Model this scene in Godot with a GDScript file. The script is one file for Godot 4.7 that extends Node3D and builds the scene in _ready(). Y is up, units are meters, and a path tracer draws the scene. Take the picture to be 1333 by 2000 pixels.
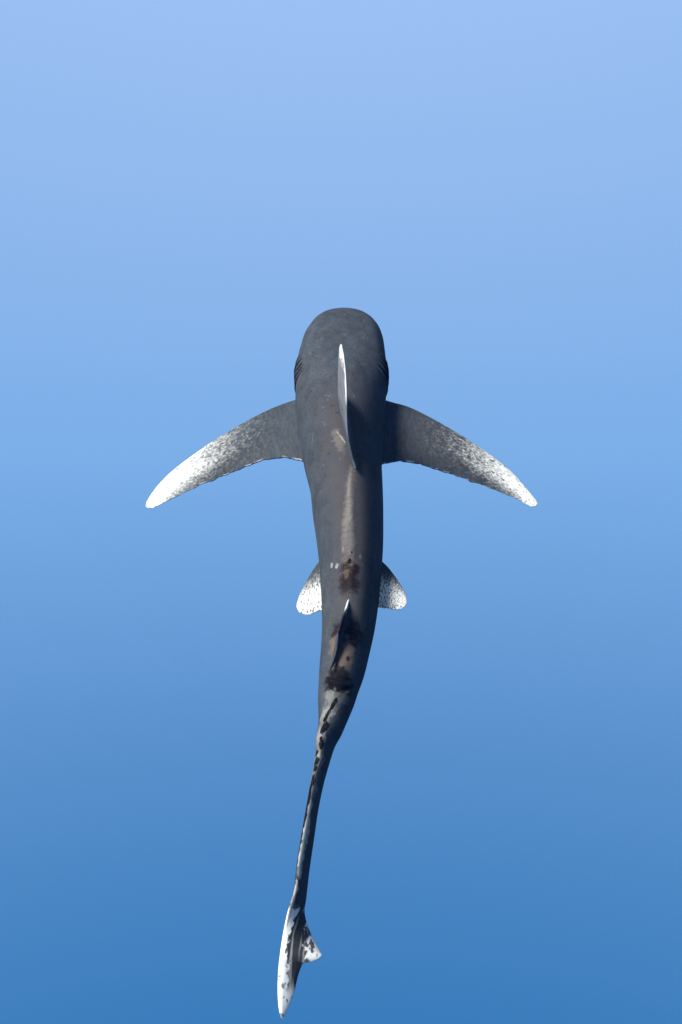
extends Node3D
# A grey shark with white mottled fin tips, seen from behind and above in open blue water. Metres, y up; it swims towards -z.

const TRUNK := [
	[-2.5095, 0.0115, 0.002, 0.004, 0.002],
	[-2.5067, 0.0115, 0.0057, 0.0052, 0.0285],
	[-2.5026, 0.0115, 0.0082, 0.0071, 0.0427],
	[-2.4957, 0.0115, 0.0125, 0.0103, 0.0578],
	[-2.4855, 0.0115, 0.0189, 0.015, 0.0735],
	[-2.4719, 0.0115, 0.0272, 0.0211, 0.0888],
	[-2.4549, 0.0115, 0.0355, 0.0272, 0.1033],
	[-2.4315, 0.0115, 0.0462, 0.0344, 0.1189],
	[-2.4016, 0.0115, 0.0564, 0.0412, 0.1339],
	[-2.3558, 0.0114, 0.0713, 0.0516, 0.1504],
	[-2.3014, 0.0094, 0.087, 0.0632, 0.162],
	[-2.2235, 0.0057, 0.1068, 0.0796, 0.1698],
	[-2.151, 0.0026, 0.1226, 0.0947, 0.1761],
	[-2.1039, 0.0017, 0.1323, 0.1042, 0.1809],
	[-2.0464, 0.0021, 0.1436, 0.1155, 0.1777],
	[-1.9903, -0.0006, 0.153, 0.1251, 0.1721],
	[-1.9086, -0.0022, 0.1641, 0.137, 0.1669],
	[-1.779, 0.0023, 0.1751, 0.1491, 0.1539],
	[-1.6566, 0.0067, 0.1773, 0.1504, 0.1379],
	[-1.5411, 0.0182, 0.1735, 0.1472, 0.1245],
	[-1.4318, 0.0234, 0.1658, 0.1413, 0.1175],
	[-1.3081, 0.0293, 0.1554, 0.1319, 0.1067],
	[-1.2108, 0.0303, 0.1452, 0.1221, 0.0975],
	[-1.1004, 0.0276, 0.1297, 0.1076, 0.0878],
	[-1.0132, 0.0224, 0.1156, 0.0946, 0.0794],
	[-0.9301, 0.0123, 0.1014, 0.0817, 0.0712],
	[-0.8665, 0.0027, 0.0894, 0.0712, 0.065],
	[-0.8126, -0.0073, 0.0766, 0.061, 0.0567],
	[-0.7678, -0.0149, 0.0671, 0.0531, 0.0497],
]
const TAIL := [
	[-0.0381, 0.066, -0.6992, -0.0165, -0.046, -0.6992, 0.0335, 0.45],
	[-0.0516, 0.072, -0.6575, -0.0282, -0.04, -0.6575, 0.0235, 0.42],
	[-0.0561, 0.077, -0.6014, -0.0424, -0.03, -0.5974, 0.0165, 0.38],
	[-0.0665, 0.083, -0.555, -0.0499, -0.014, -0.551, 0.0125, 0.33],
	[-0.0766, 0.092, -0.4912, -0.0604, -0.002, -0.4872, 0.0105, 0.3],
	[-0.0873, 0.104, -0.4184, -0.0686, 0.014, -0.4144, 0.0098, 0.28],
	[-0.0967, 0.117, -0.3496, -0.0763, 0.03, -0.3456, 0.009, 0.26],
	[-0.1027, 0.131, -0.2846, -0.0815, 0.046, -0.2806, 0.008, 0.26],
	[-0.1154, 0.143, -0.2372, -0.0825, 0.066, -0.2496, 0.0072, 0.3],
	[-0.1213, 0.15, -0.2076, -0.0679, 0.092, -0.2105, 0.0064, 0.3],
	[-0.1242, 0.155, -0.1864, -0.0516, 0.112, -0.1834, 0.0058, 0.3],
	[-0.1252, 0.157, -0.1769, -0.0447, 0.118, -0.1715, 0.0052, 0.3],
	[-0.1262, 0.159, -0.1667, -0.0407, 0.122, -0.1628, 0.005, 0.3],
	[-0.1267, 0.161, -0.1587, -0.0567, 0.124, -0.1534, 0.0047, 0.3],
	[-0.1271, 0.163, -0.1532, -0.0779, 0.128, -0.1494, 0.0046, 0.3],
	[-0.1276, 0.166, -0.1426, -0.0819, 0.133, -0.1444, 0.0045, 0.3],
	[-0.1279, 0.171, -0.1254, -0.0883, 0.142, -0.1275, 0.0045, 0.3],
	[-0.1268, 0.178, -0.1024, -0.0936, 0.154, -0.1021, 0.004, 0.3],
	[-0.1239, 0.186, -0.0783, -0.1007, 0.168, -0.0792, 0.0035, 0.3],
	[-0.1189, 0.193, -0.059, -0.1095, 0.184, -0.0593, 0.0025, 0.3],
	[-0.1159, 0.196, -0.0524, -0.1135, 0.194, -0.0525, 0.001, 0.3],
]
const LEFT_PECTORAL := [
	[-0.12, -0.045, -2.0318, -0.0819, -0.049, -1.6945, 0.058],
	[-0.1644, -0.0501, -2.0151, -0.1216, -0.0539, -1.6991, 0.041],
	[-0.2093, -0.0564, -2.0016, -0.161, -0.0599, -1.7135, 0.034],
	[-0.2673, -0.0654, -1.979, -0.2142, -0.0686, -1.7319, 0.0315],
	[-0.3365, -0.0776, -1.9434, -0.2807, -0.0804, -1.7279, 0.0284],
	[-0.4025, -0.0903, -1.903, -0.3442, -0.0927, -1.7112, 0.0254],
	[-0.467, -0.1036, -1.8617, -0.4051, -0.1056, -1.6879, 0.0226],
	[-0.528, -0.1172, -1.8162, -0.4666, -0.1188, -1.6666, 0.0199],
	[-0.5866, -0.1313, -1.7689, -0.5278, -0.1325, -1.6447, 0.0174],
	[-0.6408, -0.1456, -1.7176, -0.5876, -0.1464, -1.6204, 0.0152],
	[-0.6777, -0.1572, -1.6706, -0.6339, -0.1577, -1.5984, 0.0137],
	[-0.7, -0.1661, -1.6313, -0.6696, -0.1663, -1.5843, 0.0098],
	[-0.7112, -0.172, -1.6029, -0.6959, -0.1721, -1.5808, 0.0054],
	[-0.71, -0.175, -1.587, -0.71, -0.175, -1.587, 0.0038],
]
const RIGHT_PECTORAL := [
	[0.1101, -0.045, -2.0318, 0.0907, -0.049, -1.6775, 0.058],
	[0.1549, -0.0501, -2.0157, 0.1298, -0.0539, -1.6843, 0.041],
	[0.2002, -0.0564, -2.003, 0.1686, -0.0599, -1.6986, 0.034],
	[0.2608, -0.0654, -1.9874, 0.2212, -0.0686, -1.7144, 0.0315],
	[0.3307, -0.0776, -1.9523, 0.2861, -0.0804, -1.7083, 0.0284],
	[0.3976, -0.0903, -1.9122, 0.3493, -0.0927, -1.6949, 0.0254],
	[0.4624, -0.1036, -1.8703, 0.412, -0.1056, -1.6797, 0.0226],
	[0.5247, -0.1172, -1.8257, 0.4735, -0.1188, -1.6613, 0.0199],
	[0.5839, -0.1313, -1.7785, 0.5354, -0.1325, -1.6439, 0.0174],
	[0.6378, -0.1456, -1.7257, 0.5968, -0.1464, -1.6251, 0.0152],
	[0.6737, -0.1572, -1.677, 0.6445, -0.1577, -1.6073, 0.0137],
	[0.6992, -0.1661, -1.6399, 0.6779, -0.1663, -1.5897, 0.0098],
	[0.7148, -0.172, -1.6144, 0.7039, -0.1721, -1.5879, 0.0054],
	[0.7175, -0.175, -1.5988, 0.7175, -0.175, -1.5988, 0.0038],
]
const LEFT_PELVIC := [
	[-0.05, -0.015, -1.2687, -0.0413, -0.019, -1.0756, 0.022],
	[-0.0706, -0.0165, -1.2457, -0.057, -0.0199, -1.0739, 0.0196],
	[-0.0867, -0.018, -1.2188, -0.0719, -0.0208, -1.0691, 0.0172],
	[-0.1012, -0.0195, -1.191, -0.0865, -0.0217, -1.0631, 0.0148],
	[-0.1144, -0.021, -1.163, -0.1015, -0.0226, -1.0583, 0.0124],
	[-0.1261, -0.0225, -1.1345, -0.1171, -0.0235, -1.0625, 0.01],
	[-0.1319, -0.0236, -1.1127, -0.1273, -0.0242, -1.0691, 0.0082],
	[-0.1349, -0.0243, -1.0987, -0.1314, -0.0246, -1.076, 0.006],
	[-0.1341, -0.0248, -1.0884, -0.1331, -0.0249, -1.0819, 0.0028],
	[-0.1337, -0.025, -1.0843, -0.1337, -0.025, -1.0843, 0.0019],
]
const RIGHT_PELVIC := [
	[0.104, -0.015, -1.2687, 0.0914, -0.019, -1.0881, 0.022],
	[0.1277, -0.0165, -1.25, 0.1085, -0.0199, -1.0849, 0.0196],
	[0.148, -0.018, -1.2273, 0.1258, -0.0208, -1.0822, 0.0172],
	[0.1651, -0.0195, -1.2015, 0.143, -0.0217, -1.0797, 0.0148],
	[0.1805, -0.021, -1.1748, 0.1602, -0.0226, -1.0773, 0.0124],
	[0.1934, -0.0225, -1.1469, 0.1773, -0.0235, -1.0766, 0.01],
	[0.2007, -0.0236, -1.1257, 0.1894, -0.0242, -1.0829, 0.0082],
	[0.2024, -0.0243, -1.1112, 0.1958, -0.0246, -1.0889, 0.006],
	[0.2019, -0.0248, -1.1009, 0.1994, -0.0249, -1.0946, 0.0028],
	[0.2009, -0.025, -1.0968, 0.2009, -0.025, -1.0968, 0.0019],
]
const DORSAL := [
	[0.0009, 0.1, -1.872, 0.0262, 0.1, -1.547, 0.072],
	[-0.0009, 0.15, -1.8545, 0.029, 0.15, -1.532, 0.0558],
	[-0.0027, 0.172, -1.8345, 0.0382, 0.172, -1.4895, 0.0396],
	[-0.0035, 0.185, -1.817, 0.0449, 0.185, -1.4582, 0.0306],
	[-0.0044, 0.197, -1.802, 0.0363, 0.197, -1.4895, 0.0234],
	[-0.006, 0.22, -1.782, 0.029, 0.22, -1.517, 0.0203],
	[-0.0076, 0.26, -1.752, 0.0232, 0.26, -1.5395, 0.0179],
	[-0.0074, 0.32, -1.7145, 0.0196, 0.32, -1.557, 0.0156],
	[-0.0072, 0.38, -1.6995, 0.0185, 0.38, -1.5695, 0.014],
	[-0.0062, 0.44, -1.6845, 0.0166, 0.44, -1.5795, 0.0117],
	[-0.0038, 0.49, -1.667, 0.0134, 0.49, -1.5845, 0.0094],
	[-0.0015, 0.52, -1.652, 0.0088, 0.52, -1.5945, 0.007],
	[0.0015, 0.535, -1.6345, 0.0044, 0.535, -1.612, 0.0031],
]
const SECOND_DORSAL := [
	[0.0262, 0.06, -1.0381, 0.0065, 0.05, -0.8978, 0.036],
	[0.025, 0.105, -1.0379, -0.0134, 0.083, -0.8588, 0.02],
	[0.0226, 0.118, -1.032, -0.0298, 0.094, -0.8251, 0.013],
	[0.0173, 0.13, -1.0052, -0.0174, 0.108, -0.859, 0.011],
	[0.0114, 0.141, -0.9827, -0.0098, 0.124, -0.8877, 0.01],
	[0.0042, 0.15, -0.9553, -0.0077, 0.138, -0.8991, 0.008],
	[-0.0028, 0.156, -0.9269, -0.0069, 0.15, -0.9037, 0.005],
	[-0.0055, 0.158, -0.9119, -0.0069, 0.157, -0.9062, 0.002],
]
const ANAL := [
	[0.0076, -0.05, -0.897, -0.0121, -0.04, -0.7845, 0.02],
	[0.0036, -0.085, -0.872, -0.0164, -0.07, -0.7345, 0.01],
	[-0.0032, -0.115, -0.8295, -0.0121, -0.105, -0.7745, 0.007],
	[-0.0078, -0.135, -0.7945, -0.0121, -0.132, -0.7795, 0.003],
]
const LOWER_LOBE := [
	[-0.0302, 0.01, -0.7045, -0.0692, 0.04, -0.5095, 0.03],
	[-0.0268, -0.04, -0.692, -0.0597, 0.005, -0.5345, 0.022],
	[-0.041, -0.08, -0.6545, -0.0584, -0.035, -0.547, 0.016],
	[-0.0567, -0.125, -0.6095, -0.0642, -0.08, -0.5395, 0.013],
	[-0.0679, -0.165, -0.5695, -0.0727, -0.13, -0.5195, 0.01],
	[-0.0763, -0.197, -0.537, -0.0798, -0.18, -0.507, 0.007],
	[-0.0814, -0.213, -0.517, -0.0826, -0.208, -0.507, 0.002],
]

const SPLIT := -0.772          # where the tail stalk passes into the tail fin
const AROUND := 128
var grain := FastNoiseLite.new()
var mottle := FastNoiseLite.new()
var cloudy := FastNoiseLite.new()


func _ready() -> void:
	var cam := Camera3D.new()
	cam.name = "camera"
	add_child(cam)
	cam.position = Vector3(0, 1.9, 0)
	cam.rotation_degrees = Vector3(-53, 0, 0)
	cam.fov = 71.08
	cam.near = 0.05
	cam.far = 500.0

	var sky := ProceduralSkyMaterial.new()     # the glow of clear deep water all round
	sky.ground_bottom_color = Color(0.0000, 0.0355, 0.1039).linear_to_srgb()
	sky.ground_horizon_color = Color(0.0526, 0.1105, 0.2026).linear_to_srgb()
	sky.ground_curve = 0.6 / 1.55
	sky.sky_curve = 0.6 / 0.8
	sky.sky_horizon_color = Color(0.0526, 0.1105, 0.2026).linear_to_srgb()
	sky.sky_top_color = Color(0.1316, 0.1737, 0.2632).linear_to_srgb()
	var env := Environment.new()
	env.background_mode = Environment.BG_SKY
	env.sky = Sky.new()
	env.sky.sky_material = sky
	env.sky_rotation = Vector3(deg_to_rad(-50.0), 0, 0)
	env.tonemap_mode = Environment.TONE_MAPPER_LINEAR
	env.tonemap_exposure = 3.8
	env.sdfgi_enabled = true
	env.ssao_enabled = true
	env.ssil_enabled = true
	var we := WorldEnvironment.new()
	we.name = "world"
	we.environment = env
	add_child(we)

	var sun := DirectionalLight3D.new()        # high on the left; softened by the moving surface
	sun.name = "sun"
	sun.light_color = Color(0.99, 0.985, 0.97)
	sun.light_energy = 1.6
	sun.light_angular_distance = 22.0
	sun.shadow_enabled = true
	sun.sky_mode = DirectionalLight3D.SKY_MODE_LIGHT_ONLY
	sun.basis = Basis.looking_at(Vector3(0.63, -0.78, 0.0))
	add_child(sun)

	for n in [[grain, 11, 95.0], [mottle, 12, 22.0], [cloudy, 13, 4.5]]:
		n[0].seed = n[1]
		n[0].frequency = n[2]
		n[0].noise_type = FastNoiseLite.TYPE_SIMPLEX_SMOOTH
		n[0].fractal_octaves = 3

	var water := FogVolume.new()
	water.name = "water"
	water.set_meta("kind", "structure")
	water.shape = RenderingServer.FOG_VOLUME_SHAPE_BOX
	water.size = Vector3(12, 8, 12)
	var murk := FogMaterial.new()
	murk.density = 0.003
	murk.albedo = Color(0.1, 0.5, 0.95)
	water.material = murk
	add_child(water)
	env.volumetric_fog_enabled = true
	env.volumetric_fog_density = 0.0

	build_shark()


# ---------------------------------------------------------------- shapes

func hermite(rows: Array, t: float) -> PackedFloat32Array:
	# rows: arrays of equal length; t runs from 0 to rows.size() - 1
	var n := rows.size()
	var i := clampi(int(t), 0, n - 2)
	var u := t - i
	var r0: Array = rows[i]
	var r1: Array = rows[i + 1]
	var ra: Array = rows[maxi(i - 1, 0)]
	var rb: Array = rows[mini(i + 2, n - 1)]
	var ka := 0.5 if i > 0 else 1.0
	var kb := 0.5 if i < n - 2 else 1.0
	var out := PackedFloat32Array()
	for k in r0.size():
		var m0: float = (r1[k] - ra[k]) * ka
		var m1: float = (rb[k] - r0[k]) * kb
		out.append(r0[k] * (2 * u * u * u - 3 * u * u + 1) + m0 * (u * u * u - 2 * u * u + u) + r1[k] * (3 * u * u - 2 * u * u * u) + m1 * (u * u * u - u * u))
	return out


func by_z(rows: Array, z: float) -> PackedFloat32Array:
	# the same along z for the body's stations: [z, D, V, a, m]
	var n := rows.size()
	var i := 0
	while i < n - 2 and rows[i + 1][0] < z:
		i += 1
	var h: float = rows[i + 1][0] - rows[i][0]
	var u: float = (z - rows[i][0]) / h
	var a := maxi(i - 1, 0)
	var b := mini(i + 2, n - 1)
	var out := PackedFloat32Array()
	for k in rows[i].size():
		var m0: float = (rows[i + 1][k] - rows[a][k]) / (rows[i + 1][0] - rows[a][0]) * h
		var m1: float = (rows[b][k] - rows[i][k]) / (rows[b][0] - rows[i][0]) * h
		out.append(rows[i][k] * (2 * u * u * u - 3 * u * u + 1) + m0 * (u * u * u - 2 * u * u + u) + rows[i + 1][k] * (3 * u * u - 2 * u * u * u) + m1 * (u * u * u - u * u))
	return out


func surface(grid: Array, normals: Array, uvs: Array, from: int, to: int) -> ArrayMesh:
	# grid, normals and uvs: rows of packed arrays
	var v := PackedVector3Array()
	var nn := PackedVector3Array()
	var uv := PackedVector2Array()
	var idx := PackedInt32Array()
	var w: int = grid[from].size()
	for i in range(from, to + 1):
		v.append_array(grid[i])
		nn.append_array(normals[i])
		uv.append_array(uvs[i])
	for i in to - from:
		for j in w - 1:
			var a := i * w + j
			var quad := [a, a + 1, a + w + 1, a + w]
			for t in [[0, 1, 2], [0, 2, 3]]:
				var p: int = quad[t[0]]
				var q: int = quad[t[1]]
				var r: int = quad[t[2]]
				if (v[q] - v[p]).cross(v[r] - v[p]).dot(nn[p] + nn[q] + nn[r]) > 0.0:
					idx.append_array([p, r, q])
				else:
					idx.append_array([p, q, r])
	var arr := []
	arr.resize(Mesh.ARRAY_MAX)
	arr[Mesh.ARRAY_VERTEX] = v
	arr[Mesh.ARRAY_NORMAL] = nn
	arr[Mesh.ARRAY_TEX_UV] = uv
	arr[Mesh.ARRAY_INDEX] = idx
	var m := ArrayMesh.new()
	m.add_surface_from_arrays(Mesh.PRIMITIVE_TRIANGLES, arr)
	return m


func smooth_normals(grid: Array) -> Array:
	# outward normals of closed loops stacked into rows (first point of a loop = last point)
	var out := []
	var n := grid.size()
	for i in n:
		var row: PackedVector3Array = grid[i]
		var w := row.size()
		var c := Vector3.ZERO
		for p in row:
			c += p / w
		var r := PackedVector3Array()
		var was := Vector3.UP
		for j in w:
			var ja := j - 1 if j > 0 else w - 2
			var jb := j + 1 if j < w - 1 else 1
			var across: Vector3 = row[jb] - row[ja]
			var along: Vector3 = grid[mini(i + 1, n - 1)][j] - grid[maxi(i - 1, 0)][j]
			var q := across.cross(along)
			q = q.normalized() if q.length() > 1e-12 else was
			was = q
			r.append(q)
		# one sign for the whole loop, so that thin edges do not flip
		var s := 0.0
		for j in w:
			s += r[j].dot(row[j] - c)
		if s < 0.0:
			for j in w:
				r[j] = -r[j]
		out.append(r)
	if n > 3:
		out[n - 1] = out[n - 3]
		out[n - 2] = out[n - 3]
	return out


func fin_mesh(rows: Array, up: Vector3, span_steps := 10, ragged := 0.0, chord_steps := 22) -> ArrayMesh:
	# rows: [leading edge xyz, trailing edge xyz, thickness] from the root to the tip; the side that looks along up gets v 0 to 0.5
	var grid := []
	var uvs := []
	var n := (rows.size() - 1) * span_steps
	var mid := []
	for i in n + 1:
		mid.append(hermite(rows, float(i) / span_steps))
	for i in n + 1:
		var r: PackedFloat32Array = mid[i]
		var a := Vector3(r[0], r[1], r[2])
		var b := Vector3(r[3], r[4], r[5])
		var p: PackedFloat32Array = mid[maxi(i - 1, 0)]
		var q: PackedFloat32Array = mid[mini(i + 1, n)]
		var span := Vector3(q[0] + q[3] - p[0] - p[3], q[1] + q[4] - p[1] - p[4], q[2] + q[5] - p[2] - p[5])
		var chord := b - a
		var f := float(i) / n
		if ragged > 0.0 and f > 0.08:
			b += chord.normalized() * ragged * mottle.get_noise_2d(f * 0.9, up.x * 3.0 + 7.3) * (1.0 if f < 0.93 else (1.0 - f) / 0.07)
			chord = b - a
		var nrm := chord.cross(span).normalized()
		if nrm.dot(up) < 0.0:
			nrm = -nrm
		var loop := PackedVector3Array()
		var uv := PackedVector2Array()
		for j in 2 * chord_steps + 1:
			var k := float(j) / chord_steps
			var side := 1.0 if k <= 1.0 else -1.0
			var c := (1.0 - cos(PI * (k if k <= 1.0 else 2.0 - k))) / 2.0
			# blunt in front, thin and closed behind
			var t := maxf(r[6], 0.0005) * (1.5 * sqrt(c) - 0.6 * c - 1.05 * c * c + 0.28 * c * c * c) / 0.6
			t = maxf(t, 0.0) + 0.0012 * sqrt(maxf(c * (1.0 - c), 0.0)) * 2.0
			loop.append(a + chord * c + nrm * side * t * 0.5)
			uv.append(Vector2(f, c * 0.5 if side > 0.0 else 1.0 - c * 0.5))
		grid.append(loop)
		uvs.append(uv)
	# close the tip
	var mid_tip := Vector3.ZERO
	for p in grid[n]:
		mid_tip += p / grid[n].size()
	var cap := PackedVector3Array()
	for p in grid[n]:
		cap.append(mid_tip + (p - mid_tip) * 0.03 + (mid_tip - Vector3(mid[n - 2][0], mid[n - 2][1], mid[n - 2][2]).lerp(Vector3(mid[n - 2][3], mid[n - 2][4], mid[n - 2][5]), 0.5)).normalized() * 0.001)
	grid.append(cap)
	uvs.append(uvs[n])
	return surface(grid, smooth_normals(grid), uvs, 0, n + 1)


# ---------------------------------------------------------------- skin

func skin(img: Image) -> StandardMaterial3D:
	var m := StandardMaterial3D.new()
	m.albedo_texture = ImageTexture.create_from_image(img)
	m.texture_repeat = false
	m.roughness = 0.55
	m.metallic_specular = 0.05
	return m


func picture(w: int, h: int, how: Callable) -> Image:
	# how(u, v) gives a linear colour
	var bytes := PackedByteArray()
	bytes.resize(w * h * 3)
	var at := 0
	for y in h:
		for x in w:
			var c: Vector3 = how.call((x + 0.5) / w, (y + 0.5) / h)
			bytes[at] = int(clampf(pow(maxf(c.x, 0.0), 0.4545), 0.0, 1.0) * 255.0)
			bytes[at + 1] = int(clampf(pow(maxf(c.y, 0.0), 0.4545), 0.0, 1.0) * 255.0)
			bytes[at + 2] = int(clampf(pow(maxf(c.z, 0.0), 0.4545), 0.0, 1.0) * 255.0)
			at += 3
	return Image.create_from_data(w, h, false, Image.FORMAT_RGB8, bytes)


const DARK := Vector3(0.0162, 0.0192, 0.0226)
const PALE := Vector3(0.35, 0.348, 0.325)


func back_skin(z: float, th: float, radius := 0.1) -> Vector3:
	# slate skin with soft mottling and a fine grain, pale with a ragged border low on the belly
	var x := z
	var y := th * radius
	var g := grain.get_noise_2d(x, y)
	var k := 1.0 + 0.24 * cloudy.get_noise_2d(x, y * 1.2) + 0.3 * mottle.get_noise_2d(x * 0.6, y * 0.9) + 0.42 * g
	var c := DARK * k
	c.x *= 1.0 + 0.10 * cloudy.get_noise_2d(x + 9.0, y * 2.0)
	c.z *= 1.0 - 0.08 * cloudy.get_noise_2d(x + 9.0, y * 2.0)
	var low := absf(th) + 0.22 * mottle.get_noise_2d(x + 3.0, y) + 0.1 * g
	return c.lerp(PALE * 0.9, smoothstep(2.05, 2.3, low))


class Canvas:
	var img: Image
	var z0: float
	var z1: float
	var noise: FastNoiseLite
	var fine: FastNoiseLite

	func spot(z: float, th: float, rz: float, rt: float, c: Vector3, most := 1.0, ragged := 0.5, turn := 0.0, soft := 0.25) -> void:
		# a mark of pigment: centre and radii along z (metres) and round the body (radians)
		var w := img.get_width()
		var h := img.get_height()
		var reach := 1.6
		var ya := int(((z - rz * reach) - z0) / (z1 - z0) * h)
		var yb := int(((z + rz * reach) - z0) / (z1 - z0) * h)
		var r := maxf(rt, absf(turn) * rz + rt) * reach
		var xa := int((th - r + PI) / TAU * w)
		var xb := int((th + r + PI) / TAU * w)
		for y in range(maxi(ya, 0), mini(yb + 1, h)):
			for x in range(maxi(xa, 0), mini(xb + 1, w)):
				var pz := z0 + (z1 - z0) * (y + 0.5) / h
				var pt := (x + 0.5) / w * TAU - PI
				var dz := (pz - z) / rz
				var dt := (pt - th - turn * (pz - z)) / rt
				var d := sqrt(dz * dz + dt * dt) + ragged * noise.get_noise_2d(pz * 2.0 + th, pt * 0.12)
				var k := clampf((1.0 - smoothstep(1.0 - soft, 1.0 + soft, d)) * most * (1.05 + 0.5 * fine.get_noise_2d(pz, pt * 0.1)), 0.0, 1.0)
				if k > 0.003:
					var o := img.get_pixel(x, y)
					var l := Vector3(pow(o.r, 2.2), pow(o.g, 2.2), pow(o.b, 2.2)).lerp(c, k)
					img.set_pixel(x, y, Color(pow(l.x, 0.4545), pow(l.y, 0.4545), pow(l.z, 0.4545)))


func body_picture() -> Image:
	var z0: float = TRUNK[0][0]
	var st := []
	for r in TRUNK:
		st.append([r[0], r[4]])
	var wide := []
	for k in 141:
		wide.append(maxf(by_z(st, z0 + (SPLIT - z0) * k / 140.0)[0 + 1], 0.02))
	var img := picture(640, 1500, func(u: float, v: float) -> Vector3:
		var k := minf(v * 140.0, 139.99)
		return back_skin(z0 + (SPLIT - z0) * v, u * TAU - PI, lerpf(wide[int(k)], wide[int(k) + 1], k - int(k))))
	var cv := Canvas.new()
	cv.img = img
	cv.z0 = z0
	cv.z1 = SPLIT
	cv.noise = mottle
	cv.fine = grain
	marks(cv)
	return img


func marks(cv: Canvas) -> void:
	var tan := Vector3(0.072, 0.063, 0.054)
	var rust := Vector3(0.062, 0.042, 0.028)
	var black := Vector3(0.0006, 0.0006, 0.0007)
	var umber := Vector3(0.0036, 0.0022, 0.002)
	var ash := Vector3(0.085, 0.083, 0.078)
	# browner skin along the back
	for k in 9:
		cv.spot(-1.75 + 0.09 * k, 0.1 * sin(k * 2.7), 0.13, 0.5, Vector3(0.0215, 0.0195, 0.02), 0.45, 1.2, 0.0, 0.8)
	# thin old scratches
	var rng := RandomNumberGenerator.new()
	rng.seed = 7
	for k in 46:
		var zz := rng.randf_range(-2.4, -0.9)
		cv.spot(zz, rng.randf_range(-1.2, 1.2), rng.randf_range(0.008, 0.03), rng.randf_range(0.012, 0.02), DARK * rng.randf_range(1.5, 2.3), 0.5, 0.3, rng.randf_range(-6.0, 6.0), 0.5)
	for k in 60:
		cv.spot(rng.randf_range(-2.4, -0.85), rng.randfn(0.0, 0.6), 0.0035, 0.03, DARK * (2.4 if k % 3 else 0.3), 0.6, 0.3)
	# a worn pale streak along the back behind the first dorsal fin
	cv.spot(-1.36, -0.02, 0.15, 0.10, tan * 0.8, 0.5, 0.9, -1.2, 0.7)
	cv.spot(-1.30, -0.10, 0.075, 0.10, tan, 0.6, 0.8, -1.2, 0.6)
	cv.spot(-1.42, 0.02, 0.05, 0.05, tan * 1.1, 0.6, 0.5, -1.2, 0.5)
	cv.spot(-1.18, -0.06, 0.10, 0.16, tan * 0.75, 0.5, 0.8, 0.0, 0.6)
	cv.spot(-1.60, -0.16, 0.045, 0.10, tan * 0.8, 0.6, 0.8, 1.0, 0.6)
	cv.spot(-1.60, -0.06, 0.03, 0.022, tan * 1.7, 0.7, 0.3, 3.0, 0.5)
	# bite scars and stains farther back
	cv.spot(-1.135, -0.02, 0.028, 0.2, rust * 0.8, 0.5, 0.8)
	cv.spot(-1.103, -0.06, 0.045, 0.27, umber, 0.85, 0.75, 0.0, 0.45)
	cv.spot(-1.085, 0.08, 0.028, 0.22, umber, 0.8, 0.7, 0.0, 0.45)
	cv.spot(-1.128, 0.17, 0.018, 0.11, umber, 0.85, 0.6, 0.0, 0.45)
	cv.spot(-1.072, -0.24, 0.02, 0.16, umber, 0.8, 0.6, 0.0, 0.45)
	cv.spot(-1.112, -0.15, 0.014, 0.08, rust * 0.6, 0.6, 0.8)
	cv.spot(-1.147, -0.04, 0.009, 0.06, black, 1.0, 0.2)
	cv.spot(-1.175, 0.02, 0.005, 0.035, umber, 1.0, 0.3)
	cv.spot(-1.155, -0.66, 0.008, 0.05, ash * 1.3, 0.7, 1.0)
	cv.spot(-1.143, -0.47, 0.009, 0.05, ash * 1.3, 0.7, 1.0)
	cv.spot(-1.19, -0.25, 0.006, 0.04, ash, 0.45, 1.0)
	cv.spot(-1.17, 0.3, 0.006, 0.035, ash, 0.35, 1.0)
	# stains beside and behind the second dorsal fin
	cv.spot(-0.94, -0.36, 0.026, 0.2, umber, 0.85, 0.6, 0.0, 0.45)
	cv.spot(-0.932, 0.36, 0.034, 0.3, umber, 0.95, 0.7, 0.0, 0.45)
	cv.spot(-0.960, 0.25, 0.02, 0.2, umber, 0.8, 0.6, 0.0, 0.45)
	cv.spot(-0.900, -0.46, 0.028, 0.17, rust, 0.55, 0.9, 0.0, 0.5)
	cv.spot(-0.883, 0.15, 0.03, 0.3, rust * 0.9, 0.6, 1.0, 0.0, 0.5)
	cv.spot(-0.862, 0.0, 0.024, 0.4, rust * 0.85, 0.55, 1.0, 0.0, 0.5)
	cv.spot(-0.866, 0.25, 0.007, 0.07, umber, 0.9, 0.5)
	cv.spot(-0.84, -0.12, 0.016, 0.16, rust, 0.55, 1.0, 0.0, 0.4)
	# the dark saddle over the notch before the tail
	cv.spot(-0.808, 0.02, 0.034, 0.62, umber * 0.6, 1.0, 0.4, 0.0, 0.25)
	cv.spot(-0.795, 0.1, 0.026, 0.75, black * 1.6, 0.85, 0.5, 0.0, 0.3)
	cv.spot(-0.768, 0.12, 0.012, 0.16, black, 1.0, 0.5)
	# pale worn ridge of the tail with black spots
	for k in 24:
		var z := -0.765 + 0.0125 * k
		cv.spot(z, -0.16 - 0.005 * k + 0.2 * sin(k * 2.3), 0.016, lerpf(0.4, 1.0, smoothstep(6.0, 20.0, k)), ash * (0.85 + 0.35 * sin(k * 5.1)), 0.35 + 0.45 * smoothstep(1.0, 7.0, k), 0.9, 0.0, 0.4)
	cv.spot(-0.762, -0.35, 0.014, 0.3, ash * 0.9, 0.45, 1.0, 0.0, 0.5)
	cv.spot(-0.766, 0.55, 0.014, 0.3, ash * 0.7, 0.4, 1.0, 0.0, 0.5)
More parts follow.
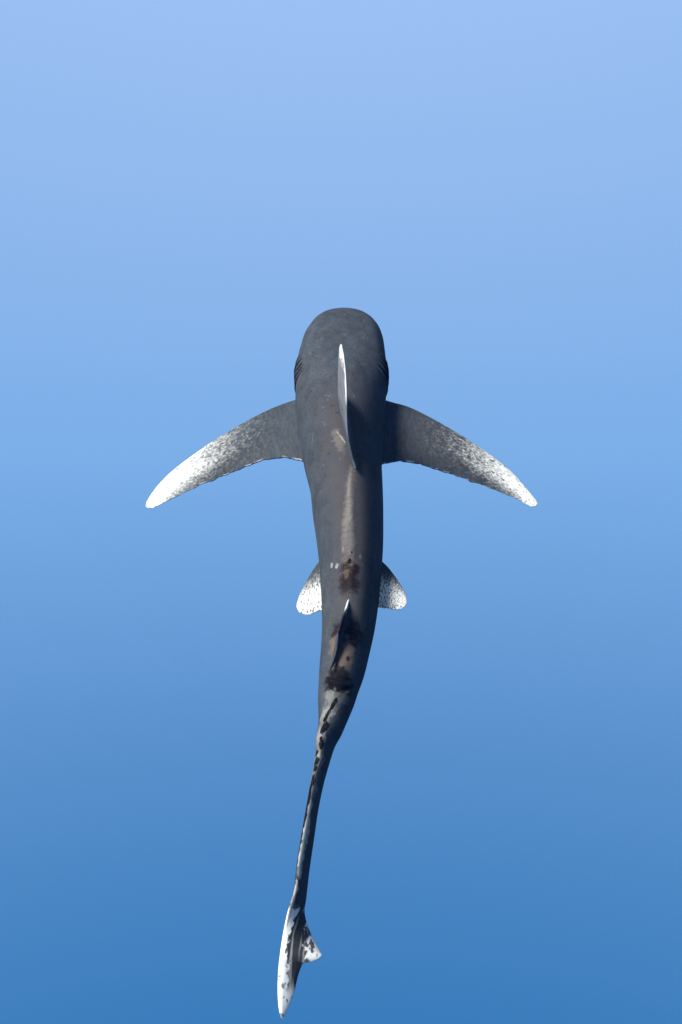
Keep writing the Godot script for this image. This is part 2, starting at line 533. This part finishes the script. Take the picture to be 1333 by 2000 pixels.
	for s in [[-0.745, 0.1, 0.013, 0.13], [-0.732, 0.05, 0.007, 0.12], [-0.716, -0.05, 0.011, 0.16], [-0.702, -0.12, 0.01, 0.15], [-0.676, 0.1, 0.019, 0.3], [-0.646, 0.06, 0.006, 0.16], [-0.630, 0.16, 0.015, 0.32], [-0.607, -0.5, 0.009, 0.3], [-0.583, -0.25, 0.013, 0.5], [-0.565, -0.1, 0.008, 0.45], [-0.530, -0.1, 0.02, 0.5], [-0.512, -0.3, 0.012, 0.5]]:
		cv.spot(s[0], s[1], s[2], s[3], black, 1.0, 0.4, -4.0, 0.15)


func tail_picture() -> Image:
	var z1: float = (TAIL[-1][2] + TAIL[-1][5]) / 2.0
	var st := []
	for r in TAIL:
		st.append([(r[2] + r[5]) / 2.0, absf(r[3] - r[0])])
	var img := picture(512, 640, func(u: float, v: float) -> Vector3:
		var z := SPLIT + (z1 - SPLIT) * v
		var th := u * TAU - PI
		var c := back_skin(z, th if z < -0.72 else th * 0.5, 0.055)
		if z > -0.26:
			# share of the way from the upper edge (0) to the lower edge (1) of the blade
			var f := 0.3 * (1.0 - cos(th)) if absf(th) < PI / 2.0 else 0.3 - 0.7 * cos(th)
			var wide: float = by_z(st, z)[1]
			var x := f * maxf(wide, 0.004)                     # metres from the upper edge
			var e := 0.006 * mottle.get_noise_2d(z * 1.6, x * 2.5) + 0.004 * grain.get_noise_2d(z * 0.8, x)
			var band := lerpf(0.0125, 0.0095, smoothstep(-0.25, -0.2, z)) + 0.008 * smoothstep(-0.19, -0.1, z)
			var streak := smoothstep(0.1, 0.45, mottle.get_noise_2d(z * 0.35 + 5.0, x * 3.0)) * smoothstep(0.013, 0.018, x)
			c = (c * 0.6).lerp(PALE * 0.4, 0.7 * streak)
			var body_end := lerpf(0.034, 0.047, smoothstep(-0.245, -0.19, z))
			var lobe := smoothstep(-0.004, 0.004, x - body_end + 1.4 * e) * smoothstep(-0.26, -0.245, z) * (1.0 - smoothstep(-0.15, -0.14, z))
			var bare := smoothstep(-0.1, 0.12, mottle.get_noise_2d(z * 2.4 + 2.0, x * 3.0) + 0.5 * smoothstep(0.06, 0.072, x))
			c = c.lerp((PALE * 0.12).lerp(PALE, bare), lobe)
			var w := (1.0 - smoothstep(-0.0025, 0.0025, x - band + 1.3 * e)) * smoothstep(-0.262, -0.252, z + e)
			var speck := 1.0 - 0.75 * smoothstep(0.3, 0.5, grain.get_noise_2d(z * 0.5 + 3.0, x * 0.6))
			w = maxf(w, smoothstep(z1 - 0.06, z1 - 0.035, z))
			c = c.lerp(PALE * speck, w)
		return c)
	var cv := Canvas.new()
	cv.img = img
	cv.z0 = SPLIT
	cv.z1 = z1
	cv.noise = mottle
	cv.fine = grain
	marks(cv)
	var black := Vector3(0.0006, 0.0006, 0.0007)
	var ash := Vector3(0.085, 0.085, 0.08)
	# pale streaks beside the upper edge, then a black band along it
	for s in [[-0.47, 0.45, 0.02, 0.25], [-0.435, 0.6, 0.016, 0.25], [-0.405, 0.62, 0.03, 0.36], [-0.365, 0.55, 0.022, 0.3], [-0.345, 0.5, 0.02, 0.3], [-0.32, 0.7, 0.012, 0.25]]:
		cv.spot(s[0], s[1] - 0.1, s[2], s[3] * 1.6, ash * 2.0, 0.9, 0.8, 0.0, 0.4)
	cv.spot(-0.344, 0.4, 0.012, 0.2, ash * 1.7, 0.9, 0.5)
	cv.spot(-0.286, 0.2, 0.016, 0.4, PALE * 0.5, 1.0, 0.9)
	cv.spot(-0.268, 0.12, 0.009, 0.3, PALE * 0.4, 0.9, 0.9)
	cv.spot(-0.262, 0.3, 0.014, 0.3, ash, 0.8, 0.9)
	cv.spot(-0.245, 0.5, 0.03, 0.2, ash * 1.2, 0.7, 0.8)
	for k in 18:
		var q := k / 17.0
		cv.spot(-0.50 + 0.238 * q, lerpf(-0.3, -1.05, q) + 0.1 * sin(k * 1.9), 0.015, lerpf(0.5, 0.42, q), black, 1.0, 0.45, 0.0, 0.25)
	for s in [[-0.47, -1.25, 0.02, 0.25], [-0.43, -1.3, 0.022, 0.2], [-0.345, -1.4, 0.014, 0.2]]:
		cv.spot(s[0], s[1], s[2], s[3], ash, 0.7, 0.5)
	return img


func fin_picture(from: float, to: float, dark_edge: float, specks: float, seed_at: float, rearward := 0.0) -> Image:
	# slate at the root, breaking up through grey vermicular mottling into a white tip with black specks
	return picture(420, 300, func(u: float, v: float) -> Vector3:
		var c := v * 2.0 if v < 0.5 else 2.0 - v * 2.0
		var x := u * 0.55 + seed_at
		var y := c * 0.16 + (0.0 if v < 0.5 else 3.0)
		var m := mottle.get_noise_2d(x * 1.3, y * 1.3)
		var g := grain.get_noise_2d(x * 1.2, y * 1.2)
		var g2 := grain.get_noise_2d(x * 0.6 + 4.0, y * 0.6)
		var reach := lerpf(u, 0.85 * u + c * (1.0 - 0.85 * u), rearward) - dark_edge * smoothstep(0.5, 1.0, c) * (1.0 - smoothstep(to - 0.08, to + 0.16, u)) + 0.04 * (1.0 - c)
		var w := smoothstep(from, to, reach + 0.08 * m + 0.12 * g + 0.10 * g2)
		w = pow(w, 1.5)
		var base := back_skin(x - 1.0, y * 4.0)
		base = base.lerp(Vector3(0.056, 0.056, 0.053), 0.55 * smoothstep(0.0, 0.5, g2 + 0.6 * g) * smoothstep(from * 0.5, from + 0.1, u))
		var k := base.lerp(PALE, w)
		var fleck := smoothstep(0.3, 0.46, g2 + 0.3 * m + 0.12 * smoothstep(0.5, 1.0, c)) * specks * (1.0 - smoothstep(0.93, 0.98, u))
		if rearward > 0.0:   # bigger dark blots on the pelvic fins, most along the hind edge
			fleck = maxf(fleck * smoothstep(0.42, 0.55, g2) * 1.6, smoothstep(0.2, 0.3, mottle.get_noise_2d(x * 2.4 + 8.0, y * 2.4) + 0.2 * smoothstep(0.8, 0.97, c)) * minf(specks * 1.5, 1.0))
		k = k.lerp(Vector3(0.018, 0.02, 0.018), minf(fleck, 1.0) * 0.92)
		k = k.lerp(PALE * 0.7, smoothstep(0.975, 0.99, c) * smoothstep(0.0, 0.4, mottle.get_noise_2d(x * 1.3, 31.0) + 0.5 * grain.get_noise_2d(x, 31.0)) * 0.5)   # worn pale rim behind
		return k)


func dorsal_picture() -> Image:
	return picture(360, 240, func(u: float, v: float) -> Vector3:
		var c := v * 2.0 if v < 0.5 else 2.0 - v * 2.0
		var x := u * 0.4 + (2.0 if v < 0.5 else 6.0)
		var y := c * 0.14
		var m := mottle.get_noise_2d(x * 1.5, y)
		var g := grain.get_noise_2d(x, y)
		var grey := smoothstep(0.25, 0.75, u + 0.16 * m + 0.1 * g)
		var k := back_skin(x - 1.0, y).lerp(Vector3(0.085, 0.087, 0.092), grey * 0.85)
		var tip := smoothstep(0.78, 0.9, u + 0.1 * m + 0.05 * g)
		var rim := smoothstep(0.84, 0.93, c + 0.06 * m) * smoothstep(0.62, 0.70, u) + (1.0 - smoothstep(0.02, 0.07, c + 0.05 * m)) * smoothstep(0.55, 0.75, u)
		return k.lerp(PALE, maxf(tip, clampf(rim, 0.0, 1.0))))


func second_dorsal_picture() -> Image:
	return picture(200, 160, func(u: float, v: float) -> Vector3:
		var c := v * 2.0 if v < 0.5 else 2.0 - v * 2.0
		var m := mottle.get_noise_2d(u * 0.2, c * 0.1 + v)
		var k := back_skin(u * 0.2 - 0.5, c * 1.5)
		var front := (1.0 - smoothstep(0.05, 0.12, c + 0.1 * m)) * (1.0 - smoothstep(0.5, 0.62, u))
		k = k.lerp(PALE * 0.8, front)
		return k.lerp(Vector3(0.006, 0.006, 0.007), smoothstep(0.5, 0.7, u + 0.2 * m)))


# ---------------------------------------------------------------- the shark

func part(called: String, mesh: Mesh, mat: Material, parent: Node3D, label := "") -> MeshInstance3D:
	var o := MeshInstance3D.new()
	o.name = called
	o.mesh = mesh
	o.material_override = mat
	if label:
		o.set_meta("label", label)
	parent.add_child(o, true)
	return o


func build_shark() -> void:
	var shark := Node3D.new()
	shark.name = "shark"
	add_child(shark)
	shark.set_meta("label", "dark grey shark with white mottled fin tips swimming alone in blue water")
	shark.set_meta("category", "shark")

	# stations of the body as [z, upper edge, lower edge, half width, share of the height above the widest line]
	var st := []
	for r in TRUNK:
		st.append([r[0], r[1], r[2], r[0], r[1], -r[3], r[0], r[4], r[2] / (r[2] + r[3])])
	for r in TAIL:
		st.append([(r[2] + r[5]) / 2.0, r[0], r[1], r[2], r[3], r[4], r[5], r[6], r[7]])
	var zs := PackedFloat32Array()
	var first: float = st[0][0]
	var last: float = st[-1][0]
	for k in 14:
		zs.append(first + 0.03 * pow(k / 14.0, 2.0))
	var z := first + 0.03
	while z < last - 0.002:
		zs.append(z)
		z += 0.004
	zs.append(last)
	var rows := []
	for q in zs:
		rows.append(by_z(st, q))
	var grid := []
	var uvs := []
	var cut := 0
	for i in zs.size():
		var r: PackedFloat32Array = rows[i]
		var a: PackedFloat32Array = rows[maxi(i - 1, 0)]
		var b: PackedFloat32Array = rows[mini(i + 1, zs.size() - 1)]
		var d := Vector3(r[1], r[2], r[3])
		var v := Vector3(r[4], r[5], r[6])
		var along := Vector3(b[1] + b[4] - a[1] - a[4], b[2] + b[5] - a[2] - a[5], b[3] + b[6] - a[3] - a[6])
		var side := (d - v).cross(along).normalized()
		var c := d.lerp(v, r[8])
		var half := maxf(r[7], 0.0005)
		if zs[i] <= SPLIT:
			cut = i
		var loop := PackedVector3Array()
		var uv := PackedVector2Array()
		for j in AROUND + 1:
			var th := TAU * j / AROUND - PI
			var p := c + ((d - c) * pow(cos(th), keel(zs[i])) if cos(th) > 0.0 else (v - c) * -cos(th)) + side * half * sin(th)
			var out := (p - c).normalized()
			p += out * relief(zs[i], th)
			loop.append(p)
			uv.append(Vector2(float(j) / AROUND, zs[i]))
		grid.append(loop)
		uvs.append(uv)
	# close both ends
	for e in [0, grid.size() - 1]:
		var mid := Vector3.ZERO
		for p in grid[e]:
			mid += p / (AROUND + 1)
		var flat := PackedVector3Array()
		for p in grid[e]:
			flat.append(mid + (p - mid) * 0.02 + Vector3(0, 0, -0.0006 if e == 0 else 0.0006))
		if e == 0:
			grid.push_front(flat)
			uvs.push_front(uvs[0])
			cut += 1
		else:
			grid.append(flat)
			uvs.append(uvs[-1])
	var normals := smooth_normals(grid)
	var body_uv := []
	var tail_uv := []
	for i in uvs.size():
		var one := PackedVector2Array()
		var two := PackedVector2Array()
		for t in uvs[i]:
			one.append(Vector2(t.x, (t.y - first) / (SPLIT - first)))
			two.append(Vector2(t.x, (t.y - SPLIT) / (last - SPLIT)))
		body_uv.append(one)
		tail_uv.append(two)
	var body := part("body", surface(grid, normals, body_uv, 0, cut), skin(body_picture()), shark)
	var tail_skin := skin(tail_picture())
	var tail := part("tail_fin", surface(grid, normals, tail_uv, cut, grid.size() - 1), tail_skin, shark)

	var dark_fin := skin(fin_picture(0.62, 0.98, 0.1, 0.3, 8.0))
	part("lower_lobe", fin_mesh(LOWER_LOBE, Vector3.RIGHT, 8), dark_fin, tail)

	part("pectoral_fin", fin_mesh(LEFT_PECTORAL, Vector3.UP, 12, 0.006), skin(fin_picture(0.29, 0.78, 0.2, 0.8, 0.0)), shark)
	part("pectoral_fin", fin_mesh(RIGHT_PECTORAL, Vector3.UP, 12, 0.006), skin(fin_picture(0.35, 0.80, 0.2, 0.95, 21.0)), shark)
	part("pelvic_fin", fin_mesh(LEFT_PELVIC, Vector3.UP, 10, 0.004), skin(fin_picture(0.28, 0.74, 0.0, 0.7, 33.0, 1.0)), shark)
	part("pelvic_fin", fin_mesh(RIGHT_PELVIC, Vector3.UP, 10, 0.004), skin(fin_picture(0.3, 0.72, 0.0, 0.75, 45.0, 1.0)), shark)
	part("dorsal_fin", fin_mesh(DORSAL, Vector3.LEFT, 8), skin(dorsal_picture()), shark)
	part("second_dorsal_fin", fin_mesh(SECOND_DORSAL, Vector3.LEFT, 8), skin(second_dorsal_picture()), shark)
	part("anal_fin", fin_mesh(ANAL, Vector3.LEFT, 8), dark_fin, shark)

	# gill slits: five on each side, dark open creases behind a raised lip
	var dark := StandardMaterial3D.new()
	dark.albedo_color = Color(0.004, 0.004, 0.005).linear_to_srgb()
	dark.roughness = 0.9
	dark.specular_mode = BaseMaterial3D.SPECULAR_DISABLED
	for s in [-1.0, 1.0]:
		for k in 5:
			part("gill_slit", gill_mesh(st, s, k), dark, body)

	# eyes low on the sides of the head
	var eye_mat := StandardMaterial3D.new()
	eye_mat.albedo_color = Color(0.012, 0.012, 0.012).linear_to_srgb()
	eye_mat.roughness = 0.12
	for s in [-1.0, 1.0]:
		var r := by_z(st, first + 0.19)
		var ball := SphereMesh.new()
		ball.radius = 0.016
		ball.height = 0.032
		ball.radial_segments = 24
		ball.rings = 12
		var eye := part("eye", ball, eye_mat, body)
		eye.position = Vector3(r[1] + s * (r[7] - 0.02), -0.034, first + 0.19)


const GILL_Z := -2.125
const GILL_STEP := 0.027


func relief(z: float, th: float) -> float:
	var out := 0.0
	# gill slits: a groove with a lip in front of each
	if z > -2.2 and z < -1.95:
		var w := smoothstep(0.85, 1.05, absf(th)) * (1.0 - smoothstep(2.0, 2.25, absf(th)))
		if w > 0.0:
			for k in 5:
				var d := z - (GILL_Z + GILL_STEP * k + 0.02 * (absf(th) - 1.5))
				out += w * (0.004 * exp(-pow((d + 0.007) / 0.006, 2.0)) - 0.008 * exp(-pow(d / 0.005, 2.0)))
	# low brows on both sides of the broad head
	if z < -2.08:
		out += 0.007 * exp(-pow((absf(th) - 0.75 - 0.5 * (z + 2.25)) / 0.28, 2.0)) * exp(-pow((z + 2.27) / 0.11, 2.0)) - 0.004 * exp(-pow(th / 0.35, 2.0)) * exp(-pow((z + 2.2) / 0.1, 2.0))
	# the notch before the tail: two curved folds across the back
	if z > -0.86 and z < -0.74:
		var w := exp(-pow((th - 0.08) / 0.6, 4.0))
		var bow := 0.03 * pow((th - 0.1), 2.0)
		out += w * (-0.011 * exp(-pow((z + 0.783 + bow) / 0.006, 2.0)) + 0.004 * exp(-pow((z + 0.797 + bow) / 0.006, 2.0)) - 0.006 * exp(-pow((z + 0.808 + bow) / 0.005, 2.0)))
	# slight keel between the two dorsal fins
	if z > -1.5 and z < -0.95:
		out += 0.0035 * exp(-pow((th - 0.03) / 0.1, 2.0)) * smoothstep(-1.5, -1.4, z) * (1.0 - smoothstep(-1.1, -0.98, z))
	return out


func keel(z: float) -> float:
	# the head is broad and flat on top, the back behind it peaked
	return lerpf(0.86, 1.4, smoothstep(-2.2, -1.7, z))


func gill_mesh(st: Array, s: float, k: int) -> ArrayMesh:
	var grid := []
	var uvs := []
	for i in 25:
		var t := i / 24.0
		var th := lerpf(1.0, 2.12, t)
		var z := GILL_Z + GILL_STEP * k + 0.02 * (th - 1.5)
		var wide := 0.0062 * sqrt(maxf(sin(PI * t), 0.02))
		var loop := PackedVector3Array()
		var uv := PackedVector2Array()
		for j in 9:
			var an := TAU * j / 8.0
			var r := by_z(st, z + cos(an) * wide)
			var d := Vector3(r[1], r[2], r[3])
			var v := Vector3(r[4], r[5], r[6])
			var c := d.lerp(v, r[8])
			var zz := z + cos(an) * wide
			var p := c + ((d - c) * pow(cos(th), keel(zz)) if cos(th) > 0.0 else (v - c) * -cos(th)) + Vector3(s * r[7] * sin(th), 0, 0)
			p += (p - c).normalized() * (relief(zz, th) + 0.0015 + sin(an) * 0.003)
			loop.append(p)
			uv.append(Vector2(t, j / 8.0))
		grid.append(loop)
		uvs.append(uv)
	return surface(grid, smooth_normals(grid), uvs, 0, 24)
